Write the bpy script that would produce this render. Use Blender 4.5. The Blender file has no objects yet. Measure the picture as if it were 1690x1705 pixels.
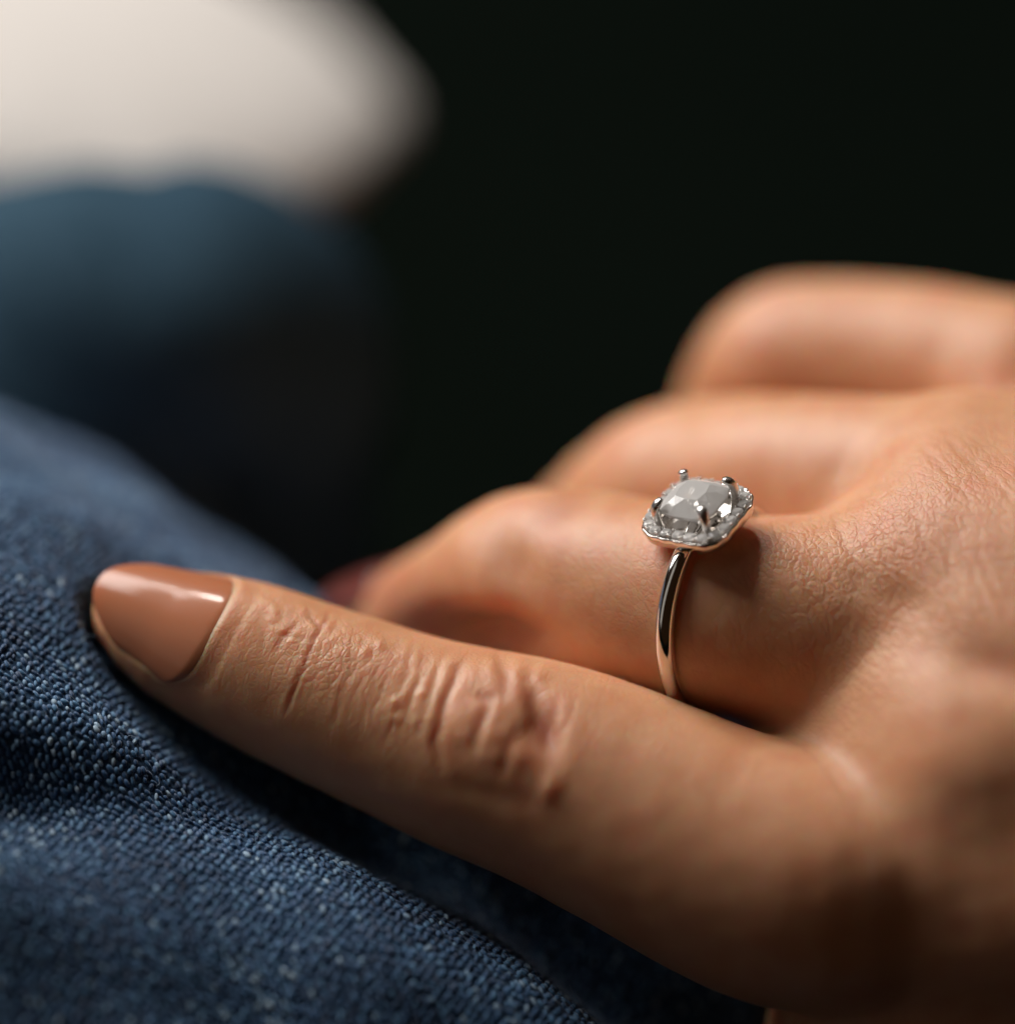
import bpy, bmesh, math, random
import numpy as np
from mathutils import Vector, Matrix

random.seed(4)
rng = np.random.default_rng(4)
scene = bpy.context.scene
col = scene.collection

# ------------------------------------------------------------------ camera
PITCH = math.radians(32)
DIST = 0.300                       # camera to focus plane, metres
PXMM = 19.5                        # photo pixels per mm in the focus plane
ORIGIN = np.array([0.0, 0.0, 0.60])
RIGHT = np.array([1.0, 0.0, 0.0])
UP = np.array([0.0, math.sin(PITCH), math.cos(PITCH)])
BACK = np.array([0.0, -math.cos(PITCH), math.sin(PITCH)])
FRAME_MM = 1690 / PXMM

cam_d = bpy.data.cameras.new('camera')
cam = bpy.data.objects.new('camera', cam_d)
col.objects.link(cam)
cam.location = Vector(ORIGIN + BACK * DIST)
cam.rotation_euler = (math.pi / 2 - PITCH, 0, 0)
cam_d.sensor_fit = 'HORIZONTAL'
cam_d.sensor_width = 36
cam_d.lens = 36 * DIST * 1000 / FRAME_MM
cam_d.clip_start = 0.01
cam_d.clip_end = 50
cam_d.dof.use_dof = True
cam_d.dof.focus_distance = DIST - 0.0003
cam_d.dof.aperture_fstop = cam_d.lens / 27.5
cam_d.dof.aperture_blades = 0
scene.camera = cam

# ------------------------------------------------------------------ light
world = bpy.data.worlds.new('World')
scene.world = world
world.use_nodes = True
bg = world.node_tree.nodes['Background']
bg.inputs[0].default_value = (1.0, 0.48, 0.22, 1)
bg.inputs[1].default_value = 0.013


def c2w(v):
    """camera-aligned millimetres -> world metres"""
    v = np.asarray(v, float)
    return ORIGIN + (v[..., 0:1] * RIGHT + v[..., 1:2] * UP + v[..., 2:3] * BACK) * 0.001


def area(name, d, dist, sx, sy, power, colr):
    ld = bpy.data.lights.new(name, 'AREA')
    ld.shape = 'RECTANGLE'
    ld.size, ld.size_y = sx, sy
    ld.energy = power
    ld.color = colr
    o = bpy.data.objects.new(name, ld)
    col.objects.link(o)
    d = np.array(d, float)
    d /= np.linalg.norm(d)
    p = Vector(c2w(d * dist * 1000))
    o.location = p
    o.rotation_euler = (Vector(ORIGIN) - p).to_track_quat('-Z', 'Y').to_euler()
    return o


area('window_light', (-0.56, 0.82, -0.06), 1.2, 0.74, 0.70, 19.5, (1.0, 0.965, 0.93))
area('overhead_fill_light', (0.10, 0.92, -0.38), 1.3, 2.2, 2.0, 1.7, (1.0, 0.84, 0.70))  # added broad fill from above, gives the stone grey tones
area('nail_glint_light', (-0.13, 0.98, -0.10), 1.1, 0.13, 0.09, 2.2, (1.0, 0.96, 0.90))  # added small lamp, aimed to put a glint on the little fingernail
area('band_strip_light', (-0.74, 0.24, 0.62), 1.2, 0.40, 1.5, 0.62, (1.0, 0.93, 0.85))  # added weak side fill, gives the band its grey reflected strip

scene.view_settings.view_transform = 'Standard'
scene.view_settings.look = 'None'
scene.view_settings.exposure = 0.0
scene.view_settings.gamma = 1.0
scene.cycles.use_denoising = True
scene.cycles.max_bounces = 14
scene.cycles.transmission_bounces = 12
scene.cycles.glossy_bounces = 6
scene.cycles.caustics_reflective = True
scene.cycles.caustics_refractive = True
scene.cycles.sample_clamp_indirect = 6


# ------------------------------------------------------------------ helpers
def P(x, y, z):
    k = (300.0 - z) / 300.0 / PXMM
    return np.array([(x - 845.0) * k, (852.5 - y) * k, z])


def R(rpx, z):
    return rpx * (300.0 - z) / 300.0 / PXMM


def project(v):
    k = PXMM * 300.0 / (300.0 - v[:, 2])
    return 845.0 + v[:, 0] * k, 852.5 - v[:, 1] * k


def unit(v):
    v = np.asarray(v, float)
    return v / np.linalg.norm(v)


def link_mesh(name, verts_cam, faces, mat, parent=None, smooth=True, base=None):
    """verts in camera-aligned mm; 'base' = world point used as object origin"""
    w = c2w(verts_cam)
    if parent is not None:
        base = np.array(parent['base'])
    elif base is None:
        base = np.array([w[:, 0].mean(), w[:, 1].mean(), w[:, 2].min()])
    me = bpy.data.meshes.new(name)
    w = w - base
    fa = np.asarray(faces) if not isinstance(faces, list) else None
    if fa is not None:
        n, k = fa.shape
        me.vertices.add(len(w))
        me.vertices.foreach_set('co', w.astype(np.float32).ravel())
        me.loops.add(n * k)
        me.loops.foreach_set('vertex_index', fa.astype(np.int32).ravel())
        me.polygons.add(n)
        me.polygons.foreach_set('loop_start', np.arange(0, n * k, k, dtype=np.int32))
        me.update(calc_edges=True)
        me.validate()
    else:
        me.from_pydata(w.tolist(), [], faces)
    me.polygons.foreach_set('use_smooth', [smooth] * len(me.polygons))
    me.materials.append(mat)
    o = bpy.data.objects.new(name, me)
    col.objects.link(o)
    if parent is not None:
        o.parent = parent
    else:
        o.location = Vector(base)
        o['base'] = [float(b) for b in base]
    return o


def add_attr(o, name, vals):
    a = o.data.attributes.new(name, 'FLOAT', 'POINT')
    a.data.foreach_set('value', np.asarray(vals, np.float32))


class N:
    """small node-tree helper"""

    def __init__(self, name):
        self.m = bpy.data.materials.new(name)
        self.m.use_nodes = True
        self.t = self.m.node_tree
        self.b = self.t.nodes['Principled BSDF']
        self.out = self.t.nodes['Material Output']

    def n(self, typ, **kw):
        nd = self.t.nodes.new(typ)
        for k, v in kw.items():
            if k.startswith('i_'):
                nd.inputs[k[2:].replace('_', ' ')].default_value = v
            else:
                setattr(nd, k, v)
        return nd

    def l(self, a, b):
        self.t.links.new(a, b)

    def math(self, op, a, b=None, c=None):
        nd = self.t.nodes.new('ShaderNodeMath')
        nd.operation = op
        for i, v in enumerate((a, b, c)):
            if v is None:
                continue
            if isinstance(v, (int, float)):
                nd.inputs[i].default_value = v
            else:
                self.l(v, nd.inputs[i])
        return nd.outputs[0]

    def mix(self, fac, a, b, blend='MIX'):
        nd = self.t.nodes.new('ShaderNodeMix')
        nd.data_type = 'RGBA'
        nd.blend_type = blend
        for i, v in ((0, fac), (6, a), (7, b)):
            if isinstance(v, (int, float, tuple)):
                nd.inputs[i].default_value = v
            else:
                self.l(v, nd.inputs[i])
        return nd.outputs[2]

    def ramp(self, fac, stops):
        nd = self.t.nodes.new('ShaderNodeValToRGB')
        el = nd.color_ramp.elements
        el[0].position, el[0].color = stops[0]
        el[1].position, el[1].color = stops[-1]
        for p, c in stops[1:-1]:
            e = el.new(p)
            e.color = c
        self.l(fac, nd.inputs[0])
        return nd.outputs[0]


# ------------------------------------------------------------------ materials
def mat_skin():
    s = N('skin')
    tc = s.n('ShaderNodeTexCoord')
    mm = s.n('ShaderNodeVectorMath', operation='SCALE')
    mm.inputs['Scale'].default_value = 1000.0
    s.l(tc.outputs['Object'], mm.inputs[0])
    at = s.n('ShaderNodeAttribute', attribute_name='lines')
    rd = s.n('ShaderNodeAttribute', attribute_name='red')
    # warp the coordinates a little so that the furrows wander
    wn = s.n('ShaderNodeTexNoise', i_Scale=0.35, i_Detail=2.0)
    s.l(mm.outputs[0], wn.inputs['Vector'])
    wv = s.n('ShaderNodeVectorMath', operation='MULTIPLY_ADD')
    s.l(wn.outputs['Color'], wv.inputs[0])
    wv.inputs[1].default_value = (0.6, 0.6, 0.6)
    sk = s.n('ShaderNodeAttribute', attribute_name='grain')
    s.l(sk.outputs['Vector'], wv.inputs[2])

    def furrow(rot, scl, vs):
        mp = s.n('ShaderNodeMapping')
        mp.inputs['Rotation'].default_value = rot
        mp.inputs['Scale'].default_value = scl
        s.l(wv.outputs[0], mp.inputs[0])
        vo = s.n('ShaderNodeTexVoronoi', feature='DISTANCE_TO_EDGE', i_Scale=vs)
        s.l(mp.outputs[0], vo.inputs['Vector'])
        mr = s.n('ShaderNodeMapRange', interpolation_type='SMOOTHSTEP')
        mr.inputs['From Max'].default_value = 0.22
        s.l(vo.outputs['Distance'], mr.inputs['Value'])
        return mr.outputs[0]

    f1 = furrow((0, 0, 0), (0.42, 1.0, 0.6), 1.15)
    f2 = furrow((0, 0, 0.6), (0.8, 1.0, 1.0), 2.1)
    amp = s.n('ShaderNodeTexNoise', i_Scale=0.30, i_Detail=2.0)
    s.l(mm.outputs[0], amp.inputs['Vector'])
    no = s.n('ShaderNodeTexNoise', i_Scale=3.2, i_Detail=3.0)
    s.l(mm.outputs[0], no.inputs['Vector'])
    h = s.math('ADD', s.math('MULTIPLY', f1, 0.55), s.math('MULTIPLY', f2, s.math('MULTIPLY', amp.outputs['Fac'], 0.9)))
    h = s.math('MULTIPLY', h, at.outputs['Fac'])
    h = s.math('ADD', h, s.math('MULTIPLY', no.outputs['Fac'], 0.22))
    bp = s.n('ShaderNodeBump', i_Strength=1.0)
    bp.inputs['Distance'].default_value = 0.000060
    s.l(h, bp.inputs['Height'])
    s.l(bp.outputs[0], s.b.inputs['Normal'])
    # colour: mottled, redder in creases
    big = s.n('ShaderNodeTexNoise', i_Scale=0.16, i_Detail=5.0)
    s.l(mm.outputs[0], big.inputs['Vector'])
    base = s.ramp(big.outputs['Fac'], [(0.3, (0.64, 0.285, 0.140, 1)), (0.52, (0.70, 0.36, 0.195, 1)), (0.75, (0.66, 0.275, 0.150, 1))])
    line = s.math('MULTIPLY', s.math('SUBTRACT', 1.0, f1), s.math('MULTIPLY', at.outputs['Fac'], 0.16))
    base = s.mix(line, base, (0.46, 0.19, 0.10, 1))
    base = s.mix(rd.outputs['Fac'], base, (0.42, 0.095, 0.042, 1))
    s.l(base, s.b.inputs['Base Color'])
    s.b.inputs['Subsurface Weight'].default_value = 0.85
    s.b.inputs['Subsurface Radius'].default_value = (1.0, 0.22, 0.075)
    s.b.inputs['Subsurface Scale'].default_value = 0.0029
    s.b.inputs['Roughness'].default_value = 0.46
    s.b.inputs['Specular IOR Level'].default_value = 0.5
    return s.m


def mat_nail(name, colr):
    s = N(name)
    s.b.inputs['Base Color'].default_value = colr
    s.b.inputs['Subsurface Weight'].default_value = 0.35
    s.b.inputs['Subsurface Radius'].default_value = (1.0, 0.4, 0.25)
    s.b.inputs['Subsurface Scale'].default_value = 0.0008
    s.b.inputs['Roughness'].default_value = 0.30
    s.b.inputs['Coat Weight'].default_value = 0.5
    s.b.inputs['Specular IOR Level'].default_value = 0.15
    s.b.inputs['Coat Roughness'].default_value = 0.05
    return s.m


def mat_metal():
    s = N('white_gold')
    s.b.inputs['Base Color'].default_value = (0.80, 0.77, 0.74, 1)
    s.b.inputs['Metallic'].default_value = 1.0
    tc = s.n('ShaderNodeTexCoord')
    no = s.n('ShaderNodeTexNoise', i_Scale=900.0, i_Detail=3.0)
    s.l(tc.outputs['Object'], no.inputs['Vector'])
    mr = s.n('ShaderNodeMapRange')
    mr.inputs['To Min'].default_value = 0.05
    mr.inputs['To Max'].default_value = 0.14
    s.l(no.outputs['Fac'], mr.inputs['Value'])
    s.l(mr.outputs[0], s.b.inputs['Roughness'])
    return s.m


def mat_stone(name, milk, ior):
    s = N(name)
    s.b.inputs['Base Color'].default_value = (0.97, 0.96, 0.95, 1)
    s.b.inputs['Transmission Weight'].default_value = 1.0
    s.b.inputs['IOR'].default_value = ior
    s.b.inputs['Roughness'].default_value = 0.0
    df = s.n('ShaderNodeBsdfDiffuse')
    df.inputs[0].default_value = (0.95, 0.93, 0.91, 1)
    tr = s.n('ShaderNodeBsdfTranslucent')
    tr.inputs[0].default_value = (0.95, 0.93, 0.91, 1)
    m1 = s.n('ShaderNodeMixShader')
    m1.inputs[0].default_value = 0.2
    s.l(df.outputs[0], m1.inputs[1])
    s.l(tr.outputs[0], m1.inputs[2])
    m2 = s.n('ShaderNodeMixShader')
    m2.inputs[0].default_value = milk  # whitish haze, also standing in for bright surroundings reflected in the stone
    s.l(s.b.outputs[0], m2.inputs[1])
    s.l(m1.outputs[0], m2.inputs[2])
    s.l(m2.outputs[0], s.out.inputs['Surface'])
    return s.m


def mat_denim(name, c1, c2, weave=True):
    s = N(name)
    tc = s.n('ShaderNodeTexCoord')
    mm = s.n('ShaderNodeVectorMath', operation='SCALE')
    mm.inputs['Scale'].default_value = 1000.0
    s.l(tc.outputs['Object'], mm.inputs[0])
    no = s.n('ShaderNodeTexNoise', i_Scale=0.12, i_Detail=4.0)
    s.l(mm.outputs[0], no.inputs['Vector'])
    cc = s.mix(no.outputs['Fac'], c1, c2)
    if weave:
        fn = s.n('ShaderNodeTexNoise', i_Scale=2.2, i_Detail=2.0)
        s.l(mm.outputs[0], fn.inputs['Vector'])
        cc = s.mix(s.ramp(fn.outputs['Fac'], [(0.5, (0, 0, 0, 1)), (0.7, (0.6, 0.6, 0.6, 1))]), cc, (0.12, 0.20, 0.29, 1))
        bp = s.n('ShaderNodeBump', i_Strength=0.8)
        bp.inputs['Distance'].default_value = 0.0002
        s.l(fn.outputs['Fac'], bp.inputs['Height'])
        s.l(bp.outputs[0], s.b.inputs['Normal'])
    s.l(cc, s.b.inputs['Base Color'])
    s.b.inputs['Roughness'].default_value = 0.85
    s.b.inputs['Specular IOR Level'].default_value = 0.2
    s.b.inputs['Sheen Weight'].default_value = 0.25
    s.b.inputs['Sheen Tint'].default_value = (0.6, 0.7, 0.9, 1)
    return s.m


def mat_yarn():
    s = N('indigo_yarn')
    at = s.n('ShaderNodeAttribute', attribute_name='wear')
    c = s.ramp(at.outputs['Fac'], [(0.0, (0.003, 0.026, 0.078, 1)), (0.4, (0.014, 0.085, 0.215, 1)), (0.75, (0.070, 0.205, 0.37, 1)), (1.0, (0.36, 0.50, 0.62, 1))])
    s.l(c, s.b.inputs['Base Color'])
    s.b.inputs['Roughness'].default_value = 0.5
    s.b.inputs['Specular IOR Level'].default_value = 0.45
    s.b.inputs['Sheen Weight'].default_value = 0.5
    s.b.inputs['Sheen Tint'].default_value = (0.75, 0.82, 1.0, 1)
    return s.m


def mat_plain(name, c, rough=0.9, spec=0.2, noise=0.0, scale=20.0):
    s = N(name)
    if noise:
        tc = s.n('ShaderNodeTexCoord')
        no = s.n('ShaderNodeTexNoise', i_Scale=scale, i_Detail=4.0)
        s.l(tc.outputs['Object'], no.inputs['Vector'])
        cc = s.mix(no.outputs['Fac'], tuple(x * (1 - noise) for x in c[:3]) + (1,), tuple(min(1, x * (1 + noise)) for x in c[:3]) + (1,))
        s.l(cc, s.b.inputs['Base Color'])
    else:
        s.b.inputs['Base Color'].default_value = c
    s.b.inputs['Roughness'].default_value = rough
    s.b.inputs['Specular IOR Level'].default_value = spec
    return s.m


SKIN = mat_skin()
NAIL = mat_nail('nude_nail_polish', (0.50, 0.18, 0.088, 1))
METAL = mat_metal()
BEAD = mat_metal()
BEAD.name = 'bead_metal'
for n_ in BEAD.node_tree.nodes:
    if n_.type == 'MAP_RANGE':
        n_.inputs['To Min'].default_value = 0.22
        n_.inputs['To Max'].default_value = 0.34
DIAMOND = mat_stone('clear_stone', 0.46, 2.4)
MELEE = mat_stone('small_clear_stone', 0.38, 2.2)
DENIM = mat_denim('denim', (0.004, 0.024, 0.062, 1), (0.012, 0.050, 0.115, 1))
DENIM_FAR = mat_denim('denim_dark', (0.022, 0.056, 0.088, 1), (0.038, 0.080, 0.115, 1), True)
DENIM_FAR.node_tree.nodes['Principled BSDF'].inputs['Sheen Weight'].default_value = 0.0
DENIM_FAR.node_tree.nodes['Principled BSDF'].inputs['Specular IOR Level'].default_value = 0.05
YARN = mat_yarn()
WHITE = mat_plain('white_cotton', (0.86, 0.81, 0.765, 1), 0.9, 0.2, 0.06, 14)
DARK = mat_plain('dark_backdrop', (0.0030, 0.0046, 0.0034, 1), 1.0, 0.0, 0.2, 9)  # near-black backdrop, added to keep the background dark

# ------------------------------------------------------------------ hand field
# every finger: list of (photo x, photo y, depth mm, radius px)
PINKY = [(232, 1018, -9.0, 76), (300, 1060, -8, 104), (400, 1098, -7, 127), (500, 1139, -6, 136),
         (600, 1182, -5, 144), (700, 1221, -4, 152), (800, 1254, -3.2, 166), (900, 1285, -2.4, 177),
         (1000, 1326, -1.5, 186), (1100, 1373, -0.5, 194), (1200, 1422, 0.5, 203), (1320, 1462, 1.5, 212), (1420, 1475, 2.0, 205)]
RINGF = [(655, 1054, -33, 80), (694, 1046, -30, 99), (732, 1030, -27.5, 112), (795, 1002, -22.5, 123), (872, 972, -17.5, 146), (935, 974, -14.8, 157), (1030, 990, -11.6, 158),
         (1100, 1004, -9.3, 160), (1200, 1024, -6.8, 163), (1320, 1036, -6.2, 172), (1440, 1030, -5.8, 182), (1600, 985, -5.6, 205)]
MIDF = [(945, 1010, -50, 100), (972, 940, -44, 120), (1100, 842, -33, 150), (1200, 828, -29, 158), (1300, 826, -24, 162), (1450, 838, -19, 172), (1620, 850, -15, 190)]
INDF = [(1225, 900, -56, 118), (1235, 775, -52, 126), (1298, 632, -44, 140), (1375, 612, -41.5, 139), (1500, 618, -38, 143), (1600, 638, -35, 150), (1700, 672, -32, 162)]
PALM = [((1600, 960, -7.0, 210), (2400, 1010, 2, 235)),
        ((1430, 1460, 1.0, 198), (2400, 1490, 12, 235)),
        ((1620, 850, -15, 190), (2400, 900, -10, 235)),
        ((1700, 668, -32, 160), (2400, 760, -22, 215)),
        ((1450, 1090, -10, 178), (1700, 1105, -3, 212)), ((1700, 1105, -3, 212), (2400, 1120, 8, 240)),
        ((1440, 1240, -8, 180), (1660, 1255, 0, 214)), ((1660, 1255, 0, 214), (2400, 1265, 12, 245)),
        ((1300, 1195, -19, 105), (1500, 1225, -12, 200)),
        ((1620, 1300, -26, 250), (2400, 1350, -20, 300)),
        ((1540, 1745, -9, 262), (2400, 1800, -6, 300))]


def spline(pts, n):
    p = np.array([list(P(x, y, z)) + [R(r, z)] for x, y, z, r in pts])
    out = []
    m = len(p)
    for i in range(m - 1):
        p0, p1, p2, p3 = p[max(i - 1, 0)], p[i], p[i + 1], p[min(i + 2, m - 1)]
        for t in np.linspace(0, 1, n, endpoint=False):
            out.append(0.5 * (2 * p1 + (p2 - p0) * t + (2 * p0 - 5 * p1 + 4 * p2 - p3) * t * t + (3 * p1 - p0 - 3 * p2 + p3) * t ** 3))
    out.append(p[-1])
    return np.array(out)


FING = [spline(PINKY, 2), spline(RINGF, 2), spline(MIDF, 3), spline(INDF, 3)]
PALMC = [(np.append(P(*a[:3]), R(a[3], a[2])), np.append(P(*b[:3]), R(b[3], b[2]))) for a, b in PALM]


def cap(X, Y, Z, a, b):
    dx, dy, dz = (b - a)[:3]
    L2 = dx * dx + dy * dy + dz * dz
    px, py, pz = X - a[0], Y - a[1], Z - a[2]
    h = np.clip((px * dx + py * dy + pz * dz) / L2, 0, 1)
    return np.sqrt((px - h * dx) ** 2 + (py - h * dy) ** 2 + (pz - h * dz) ** 2) - (a[3] + (b[3] - a[3]) * h)


def smin(a, b, k):
    h = np.maximum(k - np.abs(a - b), 0) / k
    return np.minimum(a, b) - h * h * k * 0.25


def sdf(X, Y, Z, label=False):
    fs = []
    for f in FING:
        d = None
        for i in range(len(f) - 1):
            e = cap(X, Y, Z, f[i], f[i + 1])
            d = e if d is None else smin(d, e, 1.2)
        fs.append(d)
    pm = None
    for a, b in PALMC:
        e = cap(X, Y, Z, a, b)
        pm = e if pm is None else smin(pm, e, 7.0)
    # wrist end cap
    pm = np.maximum(pm, X - 88.0)
    d = smin(pm, fs[0], 1.6)
    for k in (1, 2, 3):
        d = smin(d, smin(pm, fs[k], 2.2), 0.35)
    if label:
        return d, np.argmin(np.stack([fs[0], fs[1], fs[2], fs[3], pm - 1.0]), 0)
    return d


def sdf_pts(p, label=False):
    p = p.astype(np.float32)
    return sdf(p[:, 0], p[:, 1], p[:, 2], label)


def grad(p, e=0.05):
    g = np.empty_like(p)
    for i in range(3):
        q = p.copy(); q[:, i] += e
        r = p.copy(); r[:, i] -= e
        g[:, i] = sdf_pts(q) - sdf_pts(r)
    return g / np.maximum(np.linalg.norm(g, axis=1, keepdims=True), 1e-9)


def surface_nets(h):
    x0, x1, y0, y1, z0, z1 = -42.0, 92.0, -74.0, 26.0, -70.0, 26.0
    xs = np.arange(x0, x1, h, dtype=np.float32)
    ys = np.arange(y0, y1, h, dtype=np.float32)
    zs = np.arange(z0, z1, h, dtype=np.float32)
    # coarse pass, then fine only in blocks near the surface
    B = 8
    V = np.full((len(xs), len(ys), len(zs)), 9.0, np.float32)
    bx = np.arange(0, len(xs), B); by = np.arange(0, len(ys), B); bz = np.arange(0, len(zs), B)
    CX, CY, CZ = np.meshgrid(x0 + (bx + B / 2) * h, y0 + (by + B / 2) * h, z0 + (bz + B / 2) * h, indexing='ij')
    dc = sdf(CX.astype(np.float32), CY.astype(np.float32), CZ.astype(np.float32))
    V_sign = np.repeat(np.repeat(np.repeat(np.sign(dc) * 9, B, 0), B, 1), B, 2)[:len(xs), :len(ys), :len(zs)]
    V[:] = V_sign
    near = np.abs(dc) < (B * h * 0.9 + 2.5)
    mask = np.repeat(np.repeat(np.repeat(near, B, 0), B, 1), B, 2)[:len(xs), :len(ys), :len(zs)]
    ii, jj, kk = np.nonzero(mask)
    CH = 400000
    for s in range(0, len(ii), CH):
        a, b, c = ii[s:s + CH], jj[s:s + CH], kk[s:s + CH]
        V[a, b, c] = sdf(xs[a], ys[b], zs[c])
    ins = V < 0
    nx, ny, nz = V.shape
    c = ins[:-1, :-1, :-1].astype(np.int8)
    for dx in (0, 1):
        for dy in (0, 1):
            for dz in (0, 1):
                if dx + dy + dz:
                    c = c + ins[dx:nx - 1 + dx, dy:ny - 1 + dy, dz:nz - 1 + dz]
    act = (c > 0) & (c < 8)
    idx = -np.ones(act.shape, np.int64)
    ci = np.argwhere(act)
    idx[act] = np.arange(len(ci))
    pts = np.stack([xs[ci[:, 0]], ys[ci[:, 1]], zs[ci[:, 2]]], 1) + h / 2
    quads = []
    for ax in range(3):
        sl0 = [slice(None)] * 3; sl1 = [slice(None)] * 3
        sl0[ax] = slice(0, -1); sl1[ax] = slice(1, None)
        a = ins[tuple(sl0)]; b = ins[tuple(sl1)]
        e = np.argwhere(a != b)
        u, v = (ax + 1) % 3, (ax + 2) % 3
        ok = (e[:, u] > 0) & (e[:, v] > 0) & (e[:, u] < act.shape[u]) & (e[:, v] < act.shape[v])
        e = e[ok]
        flip = a[e[:, 0], e[:, 1], e[:, 2]]

        def off(du, dv):
            q = e.copy(); q[:, u] -= du; q[:, v] -= dv
            return idx[q[:, 0], q[:, 1], q[:, 2]]
        q = np.stack([off(1, 1), off(0, 1), off(0, 0), off(1, 0)], 1)
        q[~flip] = q[~flip][:, ::-1]
        quads.append(q)
    return pts.astype(np.float64), np.concatenate(quads)


def project_to_surface(p, it=3):
    for _ in range(it):
        g = grad(p)
        p = p - g * sdf_pts(p)[:, None] * 0.95
    return p


def subdivide(p, q):
    e = np.concatenate([q[:, [0, 1]], q[:, [1, 2]], q[:, [2, 3]], q[:, [3, 0]]])
    e.sort(axis=1)
    key = e[:, 0] * (len(p) + 1) + e[:, 1]
    uq, inv = np.unique(key, return_inverse=True)
    ea, eb = uq // (len(p) + 1), uq % (len(p) + 1)
    mid = (p[ea] + p[eb]) / 2
    cen = p[q].mean(1)
    n = len(q)
    m = len(p) + inv.reshape(4, n)
    cidx = len(p) + len(uq) + np.arange(n)
    out = []
    for k in range(4):
        out.append(np.stack([q[:, k], m[k], cidx, m[(k - 1) % 4]], 1))
    return np.concatenate([p, mid, cen]), np.concatenate(out)


hp, hq = surface_nets(0.52)
hp = project_to_surface(hp, 2)
# relax the cell jaggedness, then back to the surface
e = np.concatenate([hq[:, [0, 1]], hq[:, [1, 2]], hq[:, [2, 3]], hq[:, [3, 0]]])
for _ in range(3):
    acc = np.zeros_like(hp); cnt = np.zeros(len(hp))
    for k in range(3):
        acc[:, k] = np.bincount(e[:, 0], hp[e[:, 1], k], len(hp)) + np.bincount(e[:, 1], hp[e[:, 0], k], len(hp))
    cnt = np.bincount(e[:, 0], minlength=len(hp)) + np.bincount(e[:, 1], minlength=len(hp))
    hp = acc / np.maximum(cnt, 1)[:, None]
hp = project_to_surface(hp, 2)
hp, hq = subdivide(hp, hq)
hp = project_to_surface(hp, 1)
hn = grad(hp)
_, lab = sdf_pts(hp, True)

# ------------------------------------------------------------------ sculpting
U, Vv = project(hp)
front = np.clip(hn[:, 2] * 3 + 0.6, 0, 1)
isP = (lab == 0); isR = (lab == 1); isM = (lab == 2); isPalm = (lab == 4)
disp = np.zeros(len(hp))       # + outward, mm
red = np.zeros(len(hp))
lines = np.full(len(hp), 0.38)


def vnoise(p, s, seed):
    """cheap smooth value noise from sums of sines"""
    r = np.random.default_rng(seed)
    out = np.zeros(len(p))
    for k in range(7):
        d = r.normal(size=3); d /= np.linalg.norm(d)
        out += np.sin(p @ d * s * r.uniform(0.6, 1.7) + r.uniform(0, 6.28))
    return out / 3.0


def seg_dist(u, v, pl):
    """distance (px) to polyline, and 0..1 position along it"""
    best = np.full(len(u), 1e9); tt = np.zeros(len(u))
    n = len(pl) - 1
    for i in range(n):
        ax, ay = pl[i]; bx, by = pl[i + 1]
        dx, dy = bx - ax, by - ay
        t = np.clip(((u - ax) * dx + (v - ay) * dy) / (dx * dx + dy * dy), 0, 1)
        d = np.hypot(u - ax - t * dx, v - ay - t * dy)
        m = d < best
        best[m] = d[m]; tt[m] = (i + t[m]) / n
    return best, tt


def crease(mask, pl, depth, width, redness=0.3, taper=True):
    wob = vnoise(hp, 1.6, int(pl[0][0])) * 3.0 + vnoise(hp, 0.6, int(pl[0][1])) * 3.0
    d, t = seg_dist(U + wob, Vv, pl)
    env = np.sin(np.clip(t, 0.02, 0.98) * math.pi) ** 0.5 if taper else 1.0
    g = np.exp(-(d / width) ** 2) * env * mask * front
    lip = np.exp(-((d - width * 2.1) / (width * 1.1)) ** 2) * env * mask * front
    disp[:] += -depth * g + depth * 0.22 * lip
    red[:] = np.maximum(red, redness * np.exp(-(d / (width * 1.6)) ** 2) * env * mask * front)


def blob(mask, cx, cy, rx, ry, ang, depth, redness=0.0):
    a = math.radians(ang)
    x = (U - cx) * math.cos(a) + (Vv - cy) * math.sin(a)
    y = -(U - cx) * math.sin(a) + (Vv - cy) * math.cos(a)
    g = np.exp(-(x / rx) ** 2 - (y / ry) ** 2) * mask * front
    disp[:] += depth * g
    red[:] = np.maximum(red, redness * g)


# little finger: end joint
crease(isP, [(550, 1020), (543, 1034), (525, 1069), (505, 1113), (481, 1160), (470, 1186)], 0.24, 3.2, 0.5)
crease(isP, [(512, 1010), (516, 1026), (533, 1046)], 0.15, 4.0, 0.3)
crease(isP, [(500, 1036), (478, 1052), (464, 1070), (458, 1090)], 0.14, 4.5, 0.25)
crease(isP, [(470, 1055), (495, 1062), (520, 1068)], 0.12, 4.0, 0.2)
crease(isP, [(428, 1040), (440, 1062), (432, 1086)], 0.06, 5, 0.1)
# parallel cross lines behind it
for i, (x, dep) in enumerate([(569, .07), (585, .09), (599, .06), (616, .09), (630, .06), (646, .08), (659, .06), (677, .08), (692, .05), (708, .07), (722, .05)]):
    yt = 1018 + (x - 550) * 0.36
    L = 150 + 30 * math.sin(i * 1.9)
    s = 1.0 + 0.08 * math.sin(i * 2.3)
    crease(isP, [(x + 14, yt + 8), (x + 2, yt + 0.35 * L), (x - 16 * s, yt + 0.7 * L), (x - 34 * s, yt + L)], dep, 4.2, 0.14)
# scattered small pads between them
for i in range(70):
    cx = rng.uniform(430, 720); cy = 1050 + (cx - 480) * 0.40 + rng.normal() * 42
    blob(isP, cx, cy, rng.uniform(5, 9), rng.uniform(5, 11), 20, rng.uniform(0.03, 0.10))
for i in range(16):
    cx = rng.uniform(515, 640); cy = 1016 + (cx - 500) * 0.34 + rng.uniform(10, 45)
    blob(isP, cx, cy, rng.uniform(6, 9), rng.uniform(7, 11), 20, rng.uniform(0.08, 0.16))
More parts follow.
